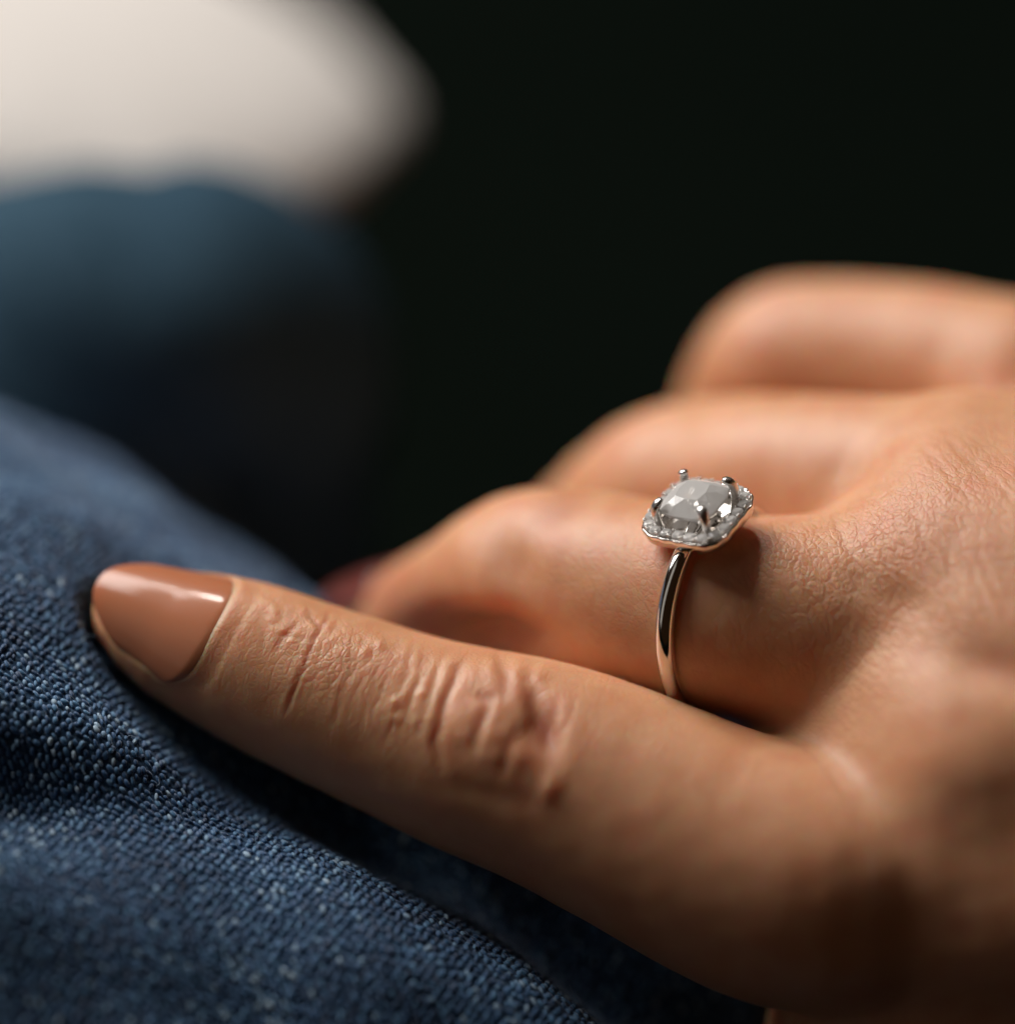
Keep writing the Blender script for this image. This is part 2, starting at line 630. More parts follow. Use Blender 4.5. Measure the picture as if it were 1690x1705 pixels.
# middle joint
blob(isP, 832, 1215, 95, 120, 20, 0.55, 0.10)
crease(isP, [(776, 1100), (760, 1122), (744, 1152), (734, 1190), (729, 1236), (738, 1280)], 0.36, 8, 0.45)
crease(isP, [(828, 1088), (836, 1122), (846, 1150), (842, 1172)], 0.28, 8, 0.4)
crease(isP, [(790, 1157), (806, 1164), (830, 1161)], 0.30, 9, 0.55)
crease(isP, [(812, 1176), (803, 1200), (794, 1228), (788, 1252)], 0.36, 8, 0.45)
crease(isP, [(856, 1190), (852, 1225), (843, 1262), (836, 1290)], 0.30, 9, 0.4)
crease(isP, [(882, 1142), (890, 1172), (886, 1200), (868, 1232)], 0.42, 11, 0.5)
blob(isP, 820, 1325, 75, 24, 12, -0.32)
blob(isP, 906, 1210, 24, 52, -15, -1.0, 0.75)
blob(isP, 880, 1225, 20, 26, 0, -0.5, 0.5)
for (cx, cy, a, b, h) in [(770, 1195, 17, 24, .42), (770, 1228, 18, 16, .25), (815, 1232, 15, 26, .45), (826, 1190, 11, 20, .35), (866, 1262, 20, 22, .42), (822, 1262, 18, 14, .4),
                          (815, 1120, 14, 20, .30), (862, 1118, 14, 22, .30), (790, 1128, 12, 16, .18), (915, 1312, 16, 26, .45), (895, 1132, 12, 22, .22)]:
    blob(isP, cx, cy, a, b, 15, h)
for x, dep in [(700, .10), (722, .12), (920, .10), (944, .08)]:
    yt = 1060 + (x - 690) * 0.33
    crease(isP, [(x + 12, yt + 20), (x, yt + 60), (x - 14, yt + 110)], dep, 6, 0.1)
pip = isP * np.exp(-(((U - 835) / 130) ** 2 + ((Vv - 1220) / 150) ** 2) ** 2)
dipm = isP * np.exp(-(((U - 570) / 120) ** 2 + ((Vv - 1090) / 100) ** 2) ** 2)
disp *= 1 - 0.62 * pip
disp += 0.035 * pip * vnoise(hp, 2.2, 91) * front
disp *= 1 - 0.55 * dipm
red = np.maximum(red, 0.30 * isP * front * np.exp(-((U - 838) / 92) ** 2 - ((Vv - 1215) / 108) ** 2) * (1 + 0.5 * vnoise(hp, 1.1, 77)))
red = np.clip(red, 0, 1)
blob(isP, 904, 1212, 26, 46, -15, -0.55, 0.9)  # hollow's shade also painted into its reddish colour
blob(isP, 876, 1160, 18, 26, 10, -0.15, 0.6)
blob(isR, 785, 1070, 100, 46, 6, -4.0, 0.12)  # made-up hollow under the ring finger, carved to deepen the shade there
# ring finger joint and the dents of the dorsum
blob(isR, 846, 940, 48, 78, -14, -0.85, 0.12)
blob(isR, 930, 850, 60, 30, -35, -0.35, 0.45)
blob(isR, 640, 985, 90, 60, -30, 0.0, 0.45)
blob(isR | isPalm, 1560, 880, 150, 90, 20, 0.0, 0.16)
blob(isPalm | isP, 1552, 1548, 112, 80, 12, -0.7, 0.10)
blob(isPalm, 1640, 1105, 120, 46, 20, -1.0, 0.06)
blob(isPalm | isP, 1600, 1280, 120, 90, 0, 0.8)
blob(isPalm | isR, 1500, 1000, 120, 30, 22, -0.25)
for i in range(10):
    x = 1420 + i * 26; y = 905 + i * 9
    x += rng.normal() * 9; y += rng.normal() * 22
    crease(isPalm | isR, [(x - 22, y - 62), (x, y - 5), (x + 30, y + 66)], 0.07, 6, 0.08)
for x, y in [(1570, 760), (1615, 750), (1655, 780)]:
    crease(isPalm | isR, [(x - 40, y - 22), (x, y + 20), (x + 45, y + 70)], 0.06, 5, 0.08)
disp += 0.07 * vnoise(hp, 0.35, 3) + 0.02 * vnoise(hp, 1.3, 5)

# fine furrow strength: strong on the dorsum, weaker on the sides of the fingers
dors = np.exp(-((U - 1470) / 330) ** 2 - ((Vv - 940) / 260) ** 2)
lines = np.maximum(lines, np.where(isR | isPalm, 1.15 * dors, 0))
dip = np.exp(-((U - 545) / 120) ** 2 - ((Vv - 1095) / 80) ** 2)
lines = np.maximum(lines, np.where(isP, 0.9 * dip, 0))
side = np.clip((Vv - (1098 + (U - 400) * 0.41)) / 120, 0, 1)
lines = np.where(isP, lines * (1 - 0.75 * side), lines)

# ---------- little finger nail frame
TIPC = P(232, 1018, -9.0)
KC = P(400, 1098, -7)
ax_s = unit(TIPC - KC)                                   # towards the tip
dz0 = unit(np.array([0.0, 0.44, 0.90]))
dz = unit(dz0 - ax_s * (dz0 @ ax_s))                     # out of the nail
dl = np.cross(dz, ax_s)                                  # across the nail
CUT = P(338, 1076, -7.6)                                 # axis point under the cuticle


def nail_coords(p):
    q = p - CUT
    s = q @ ax_s
    a = np.arctan2(q @ dl, q @ dz)
    return s, a


s_, a_ = nail_coords(hp)
LEN = 10.2
HALF = 1.12
inside = (s_ - 0.0) / 1.0
wq = np.clip(np.abs(a_ / HALF), 0, 1.3)
cut_s = -2.3 + 1.1 * wq ** 2 + 1.9 * wq ** 5        # cuticle line, curved
din = np.minimum((s_ - cut_s) * 1.0, (HALF - np.abs(a_)) * 5.2)
nm = isP & (np.abs(a_) < 1.6) & (s_ > -4)
disp -= np.where(nm, 0.17 * np.clip((din - 0.35) / 0.45 + 0.5, 0, 1), 0)
disp += np.where(nm, np.clip((3.5 - s_) / 3.5, 0, 1) * 0.09 * np.exp(-((din + 0.25) / 0.50) ** 2), 0)
disp += np.where(nm, -0.07 * np.exp(-((din + 1.7) / 0.5) ** 2) * (np.abs(a_) < 0.9), 0)
red = np.maximum(red, np.where(nm, 0.18 * np.exp(-((din + 0.2) / 0.5) ** 2), 0))

hp2 = hp + hn * disp[:, None]
wbase = c2w(np.array([[hp2[:, 0].mean(), hp2[:, 1].min(), hp2[:, 2].mean()]]))[0]
hand = link_mesh('hand', hp2, hq, SKIN, base=wbase)
hand['label'] = 'bare hand with curled fingers and nude nail polish resting on blue denim'
hand['category'] = 'hand'
add_attr(hand, 'lines', lines)
add_attr(hand, 'red', red)
# grain frame: furrows run across each finger and slantwise over the back of the hand
gl = unit((0.50, -0.80, 0.33)); gc = unit(np.cross(gl, (-0.22, 0.79, 0.57))); gn = np.cross(gl, gc)
pl_ = unit((0.36, 0.90, 0.2)); pc_ = unit(np.cross(pl_, (0, 0.3, 0.95))); pn_ = np.cross(pl_, pc_)
G = np.where(isP[:, None], np.stack([hp @ pl_, hp @ pc_, hp @ pn_], 1), np.stack([hp @ gl, hp @ gc, hp @ gn], 1))
ga_ = hand.data.attributes.new('grain', 'FLOAT_VECTOR', 'POINT')
ga_.data.foreach_set('vector', G.astype(np.float32).ravel())

# nail plate
nu, nv = 44, 36
grid = []
for i in range(nu + 1):
    for j in range(nv + 1):
        w = j / nv * 2 - 1
        f = i / nu
        s0 = -2.3 + 1.1 * w * w + 1.9 * abs(w) ** 5
        s1 = LEN * (1 - 0.42 * abs(w) ** 2.6)
        s = s0 + (s1 - s0) * f
        fs_ = np.clip(s / LEN, 0, 1)
        r = 6.02 - 0.105 * s - 0.020 * max(0, s - 4) ** 2 - 0.22 * (1 - min(1, f * 7)) ** 2
        ang = w * HALF * (1 - 0.10 * fs_)
        grid.append(CUT + ax_s * s + (dz * math.cos(ang) + dl * math.sin(ang)) * r - dz * 0.15 * fs_)
grid = np.array(grid)
fq = []
for i in range(nu):
    for j in range(nv):
        a = i * (nv + 1) + j
        fq.append((a, a + 1, a + nv + 2, a + nv + 1))
II, JJ = np.meshgrid(np.arange(nu + 1) / nu, np.arange(nv + 1) / nv * 2 - 1, indexing='ij')
II, JJ = II.ravel(), JJ.ravel()
sg_ = (grid - CUT) @ ax_s
rad_ = grid - CUT - sg_[:, None] * ax_s
rad_ /= np.linalg.norm(rad_, axis=1, keepdims=True)
probe = grid.copy()
for _ in range(6):                      # measure the flesh under the plate
    probe = probe - rad_ * sdf_pts(probe)[:, None]
pr_ = np.linalg.norm(probe - CUT - sg_[:, None] * ax_s, axis=1)
sel = (sg_ < 5.0) & (np.abs(JJ) < 0.7)
c2_, c1_, c0_ = np.polyfit(sg_[sel], pr_[sel], 2)
sl_ = np.minimum(sg_, 3.0)
r_new = np.polyval([c2_, c1_, c0_], sl_) + 0.06 + (sg_ - sl_) * (c1_ + 6 * c2_ + 0.03) - 0.012 * np.maximum(sg_ - 5.0, 0) ** 2
grid = CUT + sg_[:, None] * ax_s + rad_ * r_new[:, None]
edge = np.minimum((1 - np.abs(JJ)) * HALF * 5.2, II * 11)
grid = grid - rad_ * (0.17 * np.exp(-(edge / 0.40) ** 2) * (1 / (1 + np.exp((sg_ - 6.5) / 0.5))))[:, None]
gg = grid.reshape(nu + 1, nv + 1, 3)
grid = gg.reshape(-1, 3)
nail = link_mesh('fingernail', grid, fq, NAIL, hand)
so = nail.modifiers.new('solid', 'SOLIDIFY'); so.thickness = 0.00022; so.offset = 1
bv = nail.modifiers.new('bev', 'BEVEL'); bv.width = 0.00012; bv.segments = 3; bv.limit_method = 'ANGLE'
gu, gv = project(grid)
k_ = int(np.argmin((gu - 320) ** 2 + (gv - 988) ** 2))
i_, j_ = divmod(k_, nv + 1)
nn_ = np.cross(grid[k_ + nv + 1] - grid[k_ - nv - 1], grid[k_ + 1] - grid[k_ - 1]); nn_ = nn_ / np.linalg.norm(nn_); nn_ = nn_ * np.sign(nn_[2])
print('NAILN', i_, j_, gu[k_], gv[k_], nn_, 2 * nn_[2] * nn_ - np.array([0, 0, 1]))
nail['label'] = 'glossy nude little fingernail with window reflection'

# ring finger nail: only its edge shows at the far tip
T2 = P(650, 1036, -33); K2 = P(740, 1012, -26.5)
a2 = unit(T2 - K2); z2 = unit(np.array([-0.45, 0.85, -0.15])); z2 = unit(z2 - a2 * (z2 @ a2)); l2 = np.cross(z2, a2)
g2 = []
for i in range(13):
    for j in range(13):
        w = j / 12 * 2 - 1; f = i / 12
        s = -4.0 + 0.8 * w * w + (9.6 - 2.2 * abs(w) ** 2.6) * f
        rr = 5.05 - 0.6 * f * f
        g2.append(T2 + a2 * s + (z2 * math.cos(w) + l2 * math.sin(w)) * rr)
fq = [(i * 13 + j, i * 13 + j + 1, (i + 1) * 13 + j + 1, (i + 1) * 13 + j) for i in range(12) for j in range(12)]
nail2 = link_mesh('fingernail', np.array(g2), fq, mat_nail('rose_nail_polish', (0.20, 0.055, 0.045, 1)), hand)
nail2.modifiers.new('solid', 'SOLIDIFY').thickness = 0.0004
nail2['label'] = 'dark red nail at the blurred tip of the ring finger'

# ------------------------------------------------------------------ ring
RN = unit((-0.221, 0.793, 0.568))           # out of the head
E1 = unit((0.82, -0.16, 0.545))             # along the finger
E1 = unit(E1 - RN * (E1 @ RN))
E2 = np.cross(RN, E1)                       # across, away from the viewer
if E2[2] > 0:
    E2 = -E2
RC = P(1200, 1013, -6.3)

ring = bpy.data.objects.new('diamond_ring', None)
col.objects.link(ring)
rb = c2w((RC - RN * 9.8)[None, :])[0]
ring.location = Vector(rb)
ring['base'] = [float(b) for b in rb]
ring['label'] = 'silver engagement ring with square clear stone in a halo of small stones on ring finger'
ring['category'] = 'ring'


def L(a, b, h):
    """ring frame (along finger, across, up from ring centre) -> camera mm"""
    return RC + E1 * a + E2 * b + RN * h


# band: D-section swept round
RO, RI = 9.95, 8.75
nb, ns = 160, 20
vb = []
for i in range(nb):
    t = 2 * math.pi * i / nb                # 0 = up
    top = max(0, math.cos(t))
    wd = 0.82 - 0.06 * top ** 3
    for j in range(ns):
        u = 2 * math.pi * j / ns
        x = wd * math.copysign(abs(math.sin(u)) ** 0.8, math.sin(u))
        c = math.cos(u)
        rr = RI + 0.35 + (RO - RI - 0.35) * c if c > 0 else RI + 0.35 + 0.35 * max(c * 2.2, -1)
        vb.append(L(x, rr * math.sin(t), rr * math.cos(t)))
fb = [(i * ns + j, ((i + 1) % nb) * ns + j, ((i + 1) % nb) * ns + (j + 1) % ns, i * ns + (j + 1) % ns) for i in range(nb) for j in range(ns)]
band = link_mesh('band', np.array(vb), fb, METAL, ring)


def rsq(half, rad, n):
    """rounded square outline, n points"""
    pts = []
    st = half - rad
    per = 8 * st + 2 * math.pi * rad
    for k in range(n):
        d = per * k / n
        a = 0
        seg = 2 * st + math.pi * rad / 2
        q = int(d // seg); r = d - q * seg
        if r < 2 * st:
            x, y = half, -st + r
        else:
            th = (r - 2 * st) / rad
            x, y = st + rad * math.cos(th), st + rad * math.sin(th)
        c, s = [(1, 0), (0, 1), (-1, 0), (0, -1)][q % 4]
        pts.append((x * c - y * s, x * s + y * c))
    return pts


def loft(name, rings, mat, parent, close=False, capb=False, capt=False, smooth=True):
    n = len(rings[0]); v = [p for r in rings for p in r]; f = []
    m = len(rings)
    for i in range(m if close else m - 1):
        for j in range(n):
            f.append((i * n + j, i * n + (j + 1) % n, ((i + 1) % m) * n + (j + 1) % n, ((i + 1) % m) * n + j))
    if capb:
        f.append(tuple(range(n))[::-1])
    if capt:
        f.append(tuple((m - 1) * n + j for j in range(n)))
    return link_mesh(name, np.array(v), f, mat, parent, smooth)


HH = 10.75                                   # girdle height of the halo
NO = 96
# halo tray: outer wall scalloped, seat for the stones, inner wall
NST = 22
prof = [(3.15, 9.55), (3.35, 9.25), (3.75, 9.25), (4.05, 9.6), (4.18, 10.1), (4.20, 10.45), (4.16, 10.60), (4.08, 10.62), (3.95, 10.48), (3.30, 10.50), (3.10, 10.7), (3.02, 10.60), (2.98, 10.0)]
rings_ = []
for hf, hh in prof:
    pts = rsq(hf, 2.35 * hf / 4.2, NO)
    rr = []
    for k, (x, y) in enumerate(pts):
        sc = 1.0
        if 4.0 < hf and hh > 9.8:
            sc = 1 + 0.010 * math.cos(2 * math.pi * k / NO * NST)
        rr.append(L(x * sc, y * sc, hh))
    rings_.append(rr)
loft('halo_setting', rings_, METAL, ring, close=True)

# under gallery: basket joining the halo to the band
bask = []
for hf, hh in [(1.0, 8.9), (1.35, 9.2), (1.9, 9.5), (3.3, 9.7)]:
    bask.append([L(x, y, hh) for x, y in rsq(hf, hf * 0.45, 40)])
loft('basket', bask, METAL, ring, capb=True)
for sgn in (-1, 1):
    pr = []
    for k in range(9):
        t = k / 8
        ang = sgn * math.radians(30 - 24 * t)
        rr0 = 9.3 + 0.5 * t
        c = np.array([0, math.sin(ang) * rr0, math.cos(ang) * rr0])
        if t > 0.5:
            c[2] += (t - 0.5) * 0.6
        pr.append([L(0.55 * math.cos(u), c[1] + 0.28 * math.sin(u) * 0.6, c[2] + 0.35 * math.sin(u)) for u in np.linspace(0, 2 * math.pi, 10, endpoint=False)])
    loft('shoulder', pr, METAL, ring, capb=True, capt=True)


# a faceted brilliant, shared by all halo stones
def brilliant(nf, r, tb, crown, pav, half=None, rnd=None):
    v = []; f = []
    def outline(scale, n, ph=0.0):
        out = []
        for k in range(n):
            a = 2 * math.pi * (k + ph) / n
            if half is None:
                out.append((scale * r * math.cos(a), scale * r * math.sin(a)))
            else:
                c, s = math.cos(a), math.sin(a)
                q = (abs(c) ** rnd + abs(s) ** rnd) ** (-1 / rnd)
                out.append((scale * half * q * c, scale * half * q * s))
        return out
    g = [(x, y, 0.05 * r) for x, y in outline(1, nf * 2)]
    gb = [(x, y, -0.05 * r) for x, y in outline(1, nf * 2)]
    st = [(x, y, crown * 0.62) for x, y in outline((1 + tb) / 2 * 0.98, nf, 0.5)]
    tbv = [(x, y, crown) for x, y in outline(tb, nf)]
    pv = [(x, y, -pav * 0.58) for x, y in outline(0.46, nf, 0.5)]
    v = g + gb + st + tbv + pv + [(0, 0, -pav)]
    n2 = nf * 2
    oG, oB, oS, oT, oP, oC = 0, n2, 2 * n2, 2 * n2 + nf, 2 * n2 + 2 * nf, 2 * n2 + 3 * nf
    for k in range(nf):
        a, b, c = 2 * k, 2 * k + 1, (2 * k + 2) % n2
        f += [(oG + a, oG + b, oS + k), (oG + b, oG + c, oS + k)]
        kn = (k + 1) % nf
        f += [(oG + c, oS + kn, oT + kn), (oG + c, oT + kn, oS + k)]
        f += [(oS + k, oT + kn, oT + k)]
        f += [(oB + b, oB + a, oP + k), (oB + c, oB + b, oP + k)]
        f += [(oB + c, oP + k, oP + kn)]
        f += [(oP + kn, oP + k, oC)]
    for k in range(n2):
        f.append((oB + k, oB + (k + 1) % n2, oG + (k + 1) % n2, oG + k))
    f.append(tuple(oT + k for k in range(nf)))
    return v, f


def mesh_local(name, v, f, mat, smooth=False):
    """small mesh in ring-aligned metres, origin at its own centre"""
    me = bpy.data.meshes.new(name)
    M = [(E1 * p[0] + E2 * p[1] + RN * p[2]) for p in v]
    w = [(m[0] * RIGHT + m[1] * UP + m[2] * BACK) * 0.001 for m in M]
    me.from_pydata([tuple(x) for x in w], [], f)
    bm = bmesh.new(); bm.from_mesh(me); bmesh.ops.recalc_face_normals(bm, faces=bm.faces); bm.to_mesh(me); bm.free()
    me.polygons.foreach_set('use_smooth', [smooth] * len(me.polygons))
    me.materials.append(mat)
    return me


def place(name, me, a, b, h, parent=ring):
    o = bpy.data.objects.new(name, me)
    col.objects.link(o); o.parent = parent
    o.location = Vector(c2w(L(a, b, h)[None, :])[0] - np.array(parent['base']))
    return o


v, f = brilliant(8, 2.75, 0.50, 1.10, 2.0, half=2.64, rnd=3.8)
cs = place('centre_stone', mesh_local('centre_stone', v, f, DIAMOND), 0, 0, 11.85)
cs['label'] = 'large cushion cut clear stone at the centre of the head'

v, f = brilliant(6, 0.525, 0.62, 0.20, 0.42)
mst = mesh_local('halo_stone', v, f, MELEE)
cpts = rsq(3.60, 2.0, NST)
axis_w = Vector(RN[0] * RIGHT + RN[1] * UP + RN[2] * BACK)
for k, (x, y) in enumerate(cpts):
    o = place('halo_stone', mst, x, y, 10.86)
    o.rotation_mode = 'QUATERNION'
    from mathutils import Quaternion
    o.rotation_quaternion = Quaternion(axis_w, rng.uniform(0, 6.28))

# beads that hold the halo stones: tiny, one mesh
bm = bmesh.new()
per = rsq(3.60, 2.0, NST * 2)
for k in range(1, NST * 2, 2):
    x, y = per[k]
    nrm = unit(np.array([x, y, 0.0]))[:2]
    for off, rad, hh in ((0.42, 0.13, 10.95), (-0.42, 0.12, 10.92)):
        for e_ in (-0.10, 0.10):
            tx, ty = -nrm[1] * e_, nrm[0] * e_
            c = c2w(L(x + nrm[0] * off + tx, y + nrm[1] * off + ty, hh)[None, :])[0] - rb
            bmesh.ops.create_uvsphere(bm, u_segments=8, v_segments=6, radius=rad * 0.001 * (1.0 if e_ < 0 else 0.9), matrix=Matrix.Translation(Vector(c)))
me = bpy.data.meshes.new('setting_beads'); bm.to_mesh(me); bm.free()
me.polygons.foreach_set('use_smooth', [True] * len(me.polygons)); me.materials.append(BEAD)
o = bpy.data.objects.new('setting_beads', me); col.objects.link(o); o.parent = ring

# four claws
for sx in (-1, 1):
    for sy in (-1, 1):
        pr = []
        path = [(2.15, 9.6, .30), (2.38, 10.6, .33), (2.50, 11.7, .38), (2.44, 12.3, .42), (2.28, 12.68, .46), (2.17, 12.90, .44), (2.11, 13.06, .30), (2.09, 13.12, 0.08)]
        for (q, hh, r_) in path:
            pr.append([L(sx * q + r_ * math.cos(u), sy * q + r_ * math.sin(u), hh) for u in np.linspace(0, 2 * math.pi, 14, endpoint=False)])
        loft('prong', pr, BEAD, ring, capb=True, capt=True)

# ------------------------------------------------------------------ jeans
AX = unit((0.883, -0.469, 0.0))
BX = np.array([0.469, 0.883, 0.0])
ZX = np.array([0, 0, 1.0])
RT = 58.0
ZC, BC = -42.0, -14.5 - RT


def leg_raw(a, ph):
    """near thigh: ph = 0 points along BX (up in the picture), + towards the viewer"""
    r = RT * np.ones_like(a)
    zc = ZC
    q = ph * RT
    # soft folds
    r = r + 1.3 * np.sin(a * 0.11 + q * 0.05 + 0.6) * np.cos(q * 0.07 - a * 0.03) + 0.35 * np.sin(a * 0.31 - q * 0.23) + 0.25 * np.sin(q * 0.45 + a * 0.12)
    aw = np.clip(a + 25, 0, 70)
    r = r - (2.8 + 0.13 * aw) * np.exp(-((q - 38 - 0.03 * aw) / (5.5 + 0.05 * aw)) ** 2) / (1 + np.exp(-(a + 26) / 3.0))
    r = r - 6.0 / (1 + np.exp(-(a + 8) / 5.0)) / (1 + np.exp((q - 16) / 5.0))  # far side lowered beyond the fingertip to make it fall dark
    # ridge beside the little finger, and the shallow crease left of it
    r = r + 1.6 * np.exp(-((q - 50 - 0.09 * aw) / 6.0) ** 2) * np.exp(-((a + 10) / 45) ** 2)
    r = r - 3.2 * np.exp(-((q - 58 + (a + 30) * 0.45) / 5.0) ** 2) * np.exp(-((a + 30) / 28) ** 2)
    nrm = BX[None, :] * np.cos(ph)[:, None] + ZX[None, :] * np.sin(ph)[:, None]
    p = AX[None, :] * a[:, None] + BX[None, :] * BC + ZX[None, :] * zc + nrm * r[:, None]
    return p, nrm


def leg_surf(a, ph, clear=0.35):
    p, nrm = leg_raw(a, ph)
    m = (p[:, 2] > -95) & (p[:, 1] > -75)
    idx = np.nonzero(m)[0]
    q = p[idx]; n = nrm[idx]
    for _ in range(10):
        d = sdf_pts(q)
        x = (clear + 1.6 - d)
        push = np.where(x > 0, np.minimum(x * 0.6, x), 0)
        push = np.where(x > 1.6, push, push * np.clip(x / 1.6, 0, 1) * 0.5)
        q = q - n * push[:, None] * 0.7
    p[idx] = q
    return p


na, nph = 420, 520
A = np.linspace(-120, 130, na)
ph1 = np.linspace(-1.0, 1.9, 400)
ph2 = np.linspace(1.9, 2 * math.pi - 1.0, 62)[1:-1]
PH = np.concatenate([ph1, ph2])
AA, PP = np.meshgrid(A, PH, indexing='ij')
lp = leg_surf(AA.ravel(), PP.ravel())
nph = len(PH)
ia, ip = np.meshgrid(np.arange(na - 1), np.arange(nph), indexing='ij')
ia, ip = ia.ravel(), ip.ravel()
jp = (ip + 1) % nph
lq = np.stack([ia * nph + ip, ia * nph + jp, (ia + 1) * nph + jp, (ia + 1) * nph + ip], 1)
jeans = bpy.data.objects.new('jeans', None)
col.objects.link(jeans)
jb = c2w(np.array([[0.0, -60.0, -60.0]]))[0]
jeans.location = Vector(jb); jeans['base'] = [float(x) for x in jb]
jeans['label'] = 'blue denim jeans on the lap under the resting hand'
jeans['category'] = 'jeans'
leg = link_mesh('trouser_leg', lp, lq, DENIM, jeans)

# woven warp floats, as real little ellipsoids lying in the cloth
WP, FP = 0.50, 0.84
a_r = np.arange(-84, 84, FP)
q_r = np.arange(-84, 84, WP)
ga, gq = np.meshgrid(a_r, q_r, indexing='ij')
row = np.round((gq - q_r[0]) / WP).astype(int)
ga = ga + (row % 3) * FP / 3.0 + rng.normal(0, 0.10, ga.shape)
gq = gq + rng.normal(0, 0.07, gq.shape)
ga, gq = ga.ravel(), gq.ravel()
WA = math.radians(40)
ga, gq = ga * math.cos(WA) - gq * math.sin(WA) - 5, ga * math.sin(WA) + gq * math.cos(WA) + 40
keep = (ga > -62) & (ga < 50) & (gq > -14) & (gq < 96)
ga, gq = ga[keep], gq[keep]
# slow wander of the yarns
gq = gq + 0.5 * np.sin(ga * 0.09)
fa, fph = ga, gq / RT
p0 = leg_surf(fa, fph)
pa = leg_surf(fa + 0.4, fph)
pq = leg_surf(fa, fph + 0.4 / RT)
ta = pa - p0; ta /= np.linalg.norm(ta, axis=1, keepdims=True)
tq = pq - p0
nn = np.cross(tq, ta)
nn /= np.maximum(np.linalg.norm(nn, axis=1, keepdims=True), 1e-9)
sg = np.sign((nn * (BX[None, :] * np.cos(fph)[:, None] + ZX[None, :] * np.sin(fph)[:, None])).sum(1))
nn *= sg[:, None]
tq = np.cross(nn, ta)
u, v_ = project(p0)
vis = (u > -120) & (u < 1250) & (v_ < 1820) & (v_ > 600)
dh = sdf_pts(p0)
vis &= dh > 0.15
p0, ta, tq, nn = p0[vis], ta[vis], tq[vis], nn[vis]
nfl = len(p0)
lv, lf = [], []
NSEG, NR = 7, 5
for i in range(1, NR):
    t = math.pi * i / NR
    for j in range(NSEG):
        b = 2 * math.pi * j / NSEG
        lv.append((-math.cos(t), math.sin(t) ** 0.8 * math.cos(b), math.sin(t) ** 0.8 * math.sin(b)))
lv.append((-1, 0, 0)); lv.append((1, 0, 0))
for i in range(NR - 2):
    for j in range(NSEG):
        k, kn = i * NSEG + j, i * NSEG + (j + 1) % NSEG
        lf.append((k, kn, kn + NSEG)); lf.append((k, kn + NSEG, k + NSEG))
s0 = (NR - 1) * NSEG
for j in range(NSEG):
    lf.append((s0, (j + 1) % NSEG, j))
    k = (NR - 2) * NSEG
    lf.append((s0 + 1, k + j, k + (j + 1) % NSEG))
lv = np.array(lv); lf = np.array(lf)
sa = rng.uniform(0.26, 0.48, nfl); sq = rng.uniform(0.14, 0.26, nfl); sn = rng.uniform(0.13, 0.25, nfl)
lift = rng.uniform(-0.02, 0.10, nfl)
ya = rng.normal(WA, 0.28, nfl)
tq = tq * np.sign((tq * (-BX[None, :] + ZX[None, :])).sum(1))[:, None]
ta2 = ta * np.cos(ya)[:, None] + tq * np.sin(ya)[:, None]
tq2 = -ta * np.sin(ya)[:, None] + tq * np.cos(ya)[:, None]
V3 = (p0 + nn * lift[:, None])[:, None, :] + ta2[:, None, :] * (lv[None, :, 0:1] * sa[:, None, None]) \
    + tq2[:, None, :] * (lv[None, :, 1:2] * sq[:, None, None]) + nn[:, None, :] * (lv[None, :, 2:3] * sn[:, None, None])
F3 = (lf[None, :, :] + (np.arange(nfl) * len(lv))[:, None, None]).reshape(-1, 3)
wear = np.clip(rng.beta(2.0, 2.6, nfl) + 0.12 * np.sin(p0[:, 0] * 0.3 + p0[:, 2] * 0.2), 0, 1)
wear = np.where(rng.random(nfl) < 0.03, rng.uniform(0.8, 1.0, nfl), wear)
yarn = link_mesh('denim_weave', V3.reshape(-1, 3), F3, YARN, leg.parent)
yarn['kind'] = 'stuff'
add_attr(yarn, 'wear', np.repeat(wear, len(lv)))
print('floats', nfl, len(F3))

# loose fibres standing off the cloth
fv, ff = [], []
pick = rng.choice(nfl, 650, replace=False)
for i in pick:
    p = p0[i] + nn[i] * 0.15
    d = unit(ta[i] * rng.normal() + tq[i] * rng.normal() + nn[i] * rng.uniform(0.1, 0.7))
    nseg = int(rng.integers(4, 8)); rr = rng.uniform(0.014, 0.026)
    cu = rng.normal(size=3) * 0.35
    st = len(fv)
    for k in range(nseg):
        sd = unit(np.cross(d, (0.3, 0.5, 0.8))); s2 = np.cross(d, sd)
        for j in range(3):
            b = 2.094 * j
            fv.append(p + (sd * math.cos(b) + s2 * math.sin(b)) * rr)
        p = p + d * 0.34
        d = unit(d + cu * 0.5 + rng.normal(size=3) * 0.15)
    for k in range(nseg - 1):
        for j in range(3):
            a = st + k * 3
            ff.append((a + j, a + (j + 1) % 3, a + 3 + (j + 1) % 3, a + 3 + j))
fz = link_mesh('loose_fibres', np.array(fv), ff, mat_plain('pale_fibre', (0.16, 0.22, 0.30, 1), 0.7, 0.3), jeans)
fz['kind'] = 'stuff'

# far leg / knee of the jeans
A0 = np.append(P(-330, 860, -74), 30.0)
A1 = np.append(P(20, 742, -70), 27.0)
A2 = np.append(P(322, 592, -70), 20.2)
A3 = np.append(P(360, 960, -86), 17.0)
A4 = np.append(P(380, 1500, -100), 19.0)
pathk = [A0, A1, A2, A3, A4]
kv = []
NK = 90; MS = 96
ps = np.array(pathk)
tt = np.linspace(0, 4, NK)
def cr(t):
    i = min(int(t), 3); f_ = t - i
    p0_, p1_, p2_, p3_ = ps[max(i - 1, 0)], ps[i], ps[i + 1], ps[min(i + 2, 4)]
    return 0.5 * (2 * p1_ + (p2_ - p0_) * f_ + (2 * p0_ - 5 * p1_ + 4 * p2_ - p3_) * f_ ** 2 + (3 * p1_ - p0_ - 3 * p2_ + p3_) * f_ ** 3)
C = np.array([cr(t) for t in tt])
T = np.gradient(C[:, :3], axis=0); T /= np.linalg.norm(T, axis=1, keepdims=True)
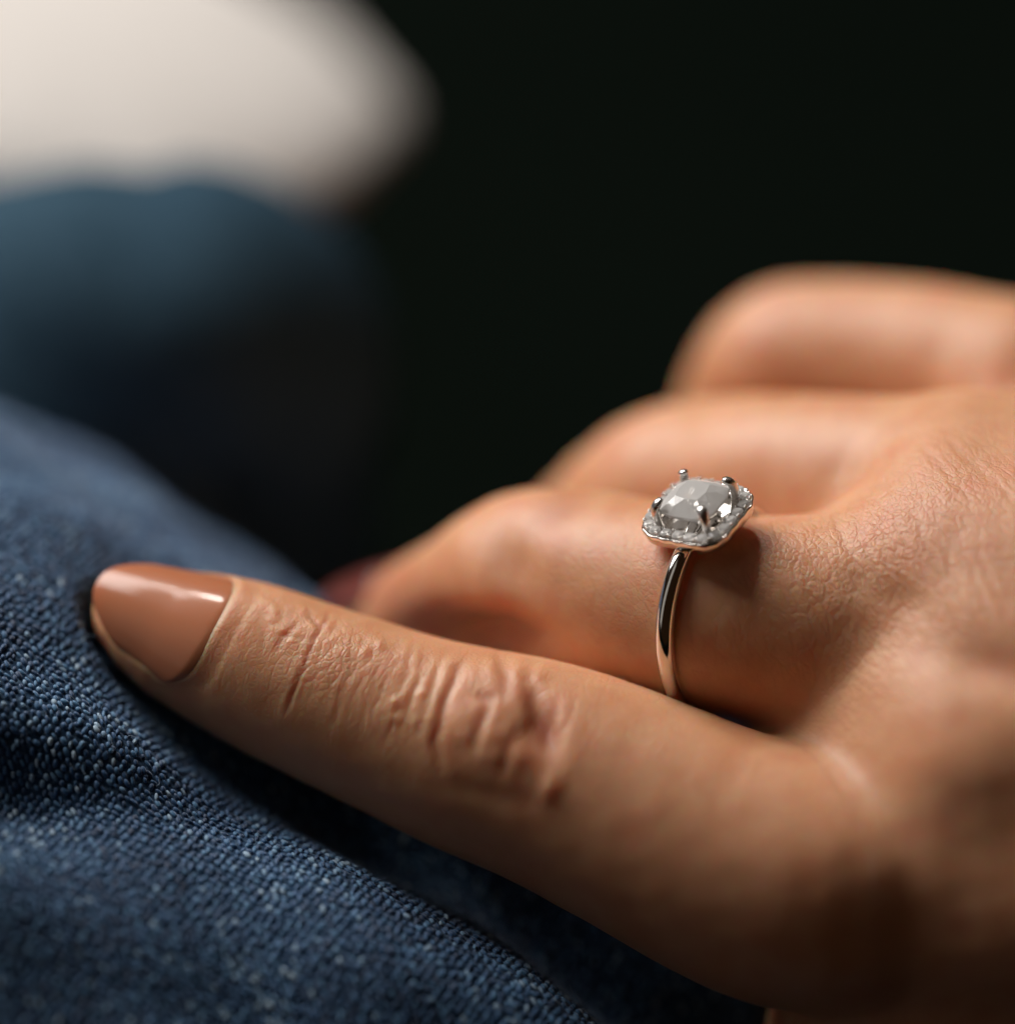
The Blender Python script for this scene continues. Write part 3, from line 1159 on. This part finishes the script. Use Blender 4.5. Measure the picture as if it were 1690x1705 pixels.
for i in range(NK):
    n1 = np.cross(T[i], [0, 0, 1.0]); n1 /= np.linalg.norm(n1)
    n1 = -n1 if n1[1] < 0 and i < NK * 0.6 else n1
    b1 = np.cross(T[i], n1)
    for j in range(MS):
        th = 2 * math.pi * j / MS
        d = n1 * math.cos(th) + b1 * math.sin(th)
        r = C[i, 3]
        pt = C[i, :3] + d * r
        r += 0.8 * math.sin(i * 0.35 + 3 * math.cos(th)) + 0.5 * math.sin(3 * th + i * 0.2)
        uu, vv = project(pt[None, :])
        r -= 1.5 * math.exp(-((uu[0] - 235) / 60) ** 2) * (d[1] > 0) * d[1]
        kv.append(C[i, :3] + d * r)
fk = [(i * MS + j, i * MS + (j + 1) % MS, (i + 1) * MS + (j + 1) % MS, (i + 1) * MS + j) for i in range(NK - 1) for j in range(MS)]
fk.append(tuple(range(MS))); fk.append(tuple((NK - 1) * MS + j for j in range(MS)))
knee = link_mesh('trouser_leg', np.array(kv), fk, DENIM_FAR, jeans)
knee['label'] = 'darker far knee of the jeans, out of focus'

# ------------------------------------------------------------------ white cushion behind
cv = []
NU, NV = 120, 80
cc = P(42, 76, -120)
ca = unit((0.93, -0.34, 0.12)); cb = unit(np.array([0.16, 0.50, -0.86])); cb = unit(cb - ca * (cb @ ca)); cz = np.cross(ca, cb)
for i in range(NU):
    for j in range(NV + 1):
        u = 2 * math.pi * i / NU; w = math.pi * j / NV - math.pi / 2
        cw, sw = math.cos(w), math.sin(w)
        x = math.copysign(abs(math.cos(u)) ** 0.85, math.cos(u)) * cw
        y = math.copysign(abs(math.sin(u)) ** 0.9, math.sin(u)) * cw
        rip = 1 + 0.02 * math.sin(5 * u + 2 * sw) + 0.012 * math.sin(11 * u + 4)
        cv.append(cc + ca * 45 * x * rip + cb * 38 * y * rip + cz * 9 * sw)
fc = [(i * (NV + 1) + j, ((i + 1) % NU) * (NV + 1) + j, ((i + 1) % NU) * (NV + 1) + j + 1, i * (NV + 1) + j + 1) for i in range(NU) for j in range(NV)]
pil = link_mesh('cushion', np.array(cv), fc, WHITE)
pil['label'] = 'out of focus white rounded cushion behind the denim knee at upper left'
pil['category'] = 'cushion'

# ------------------------------------------------------------------ dark surroundings
def slab(name, pts, thick_dir, mat):
    pts = [Vector(p) for p in pts]
    v = pts + [p + Vector(thick_dir) for p in pts]
    f = [(0, 1, 2, 3), (7, 6, 5, 4), (0, 4, 5, 1), (1, 5, 6, 2), (2, 6, 7, 3), (3, 7, 4, 0)]
    me = bpy.data.meshes.new(name); me.from_pydata(v, [], f); me.materials.append(mat)
    bm = bmesh.new(); bm.from_mesh(me); bmesh.ops.recalc_face_normals(bm, faces=bm.faces); bm.to_mesh(me); bm.free()
    o = bpy.data.objects.new(name, me); col.objects.link(o); o['kind'] = 'structure'
    return o


slab('floor', [(-1.5, -1.0, 0.44), (1.5, -1.0, 0.44), (1.5, 1.2, 0.44), (-1.5, 1.2, 0.44)], (0, 0, -0.04), DARK)
slab('wall', [(-1.5, 0.9, 0.44), (1.5, 0.9, 0.44), (1.5, 0.9, 1.3), (-1.5, 0.9, 1.3)], (0, 0.04, 0), DARK)
for o in scene.objects:
    if 'base' in o:
        del o['base']
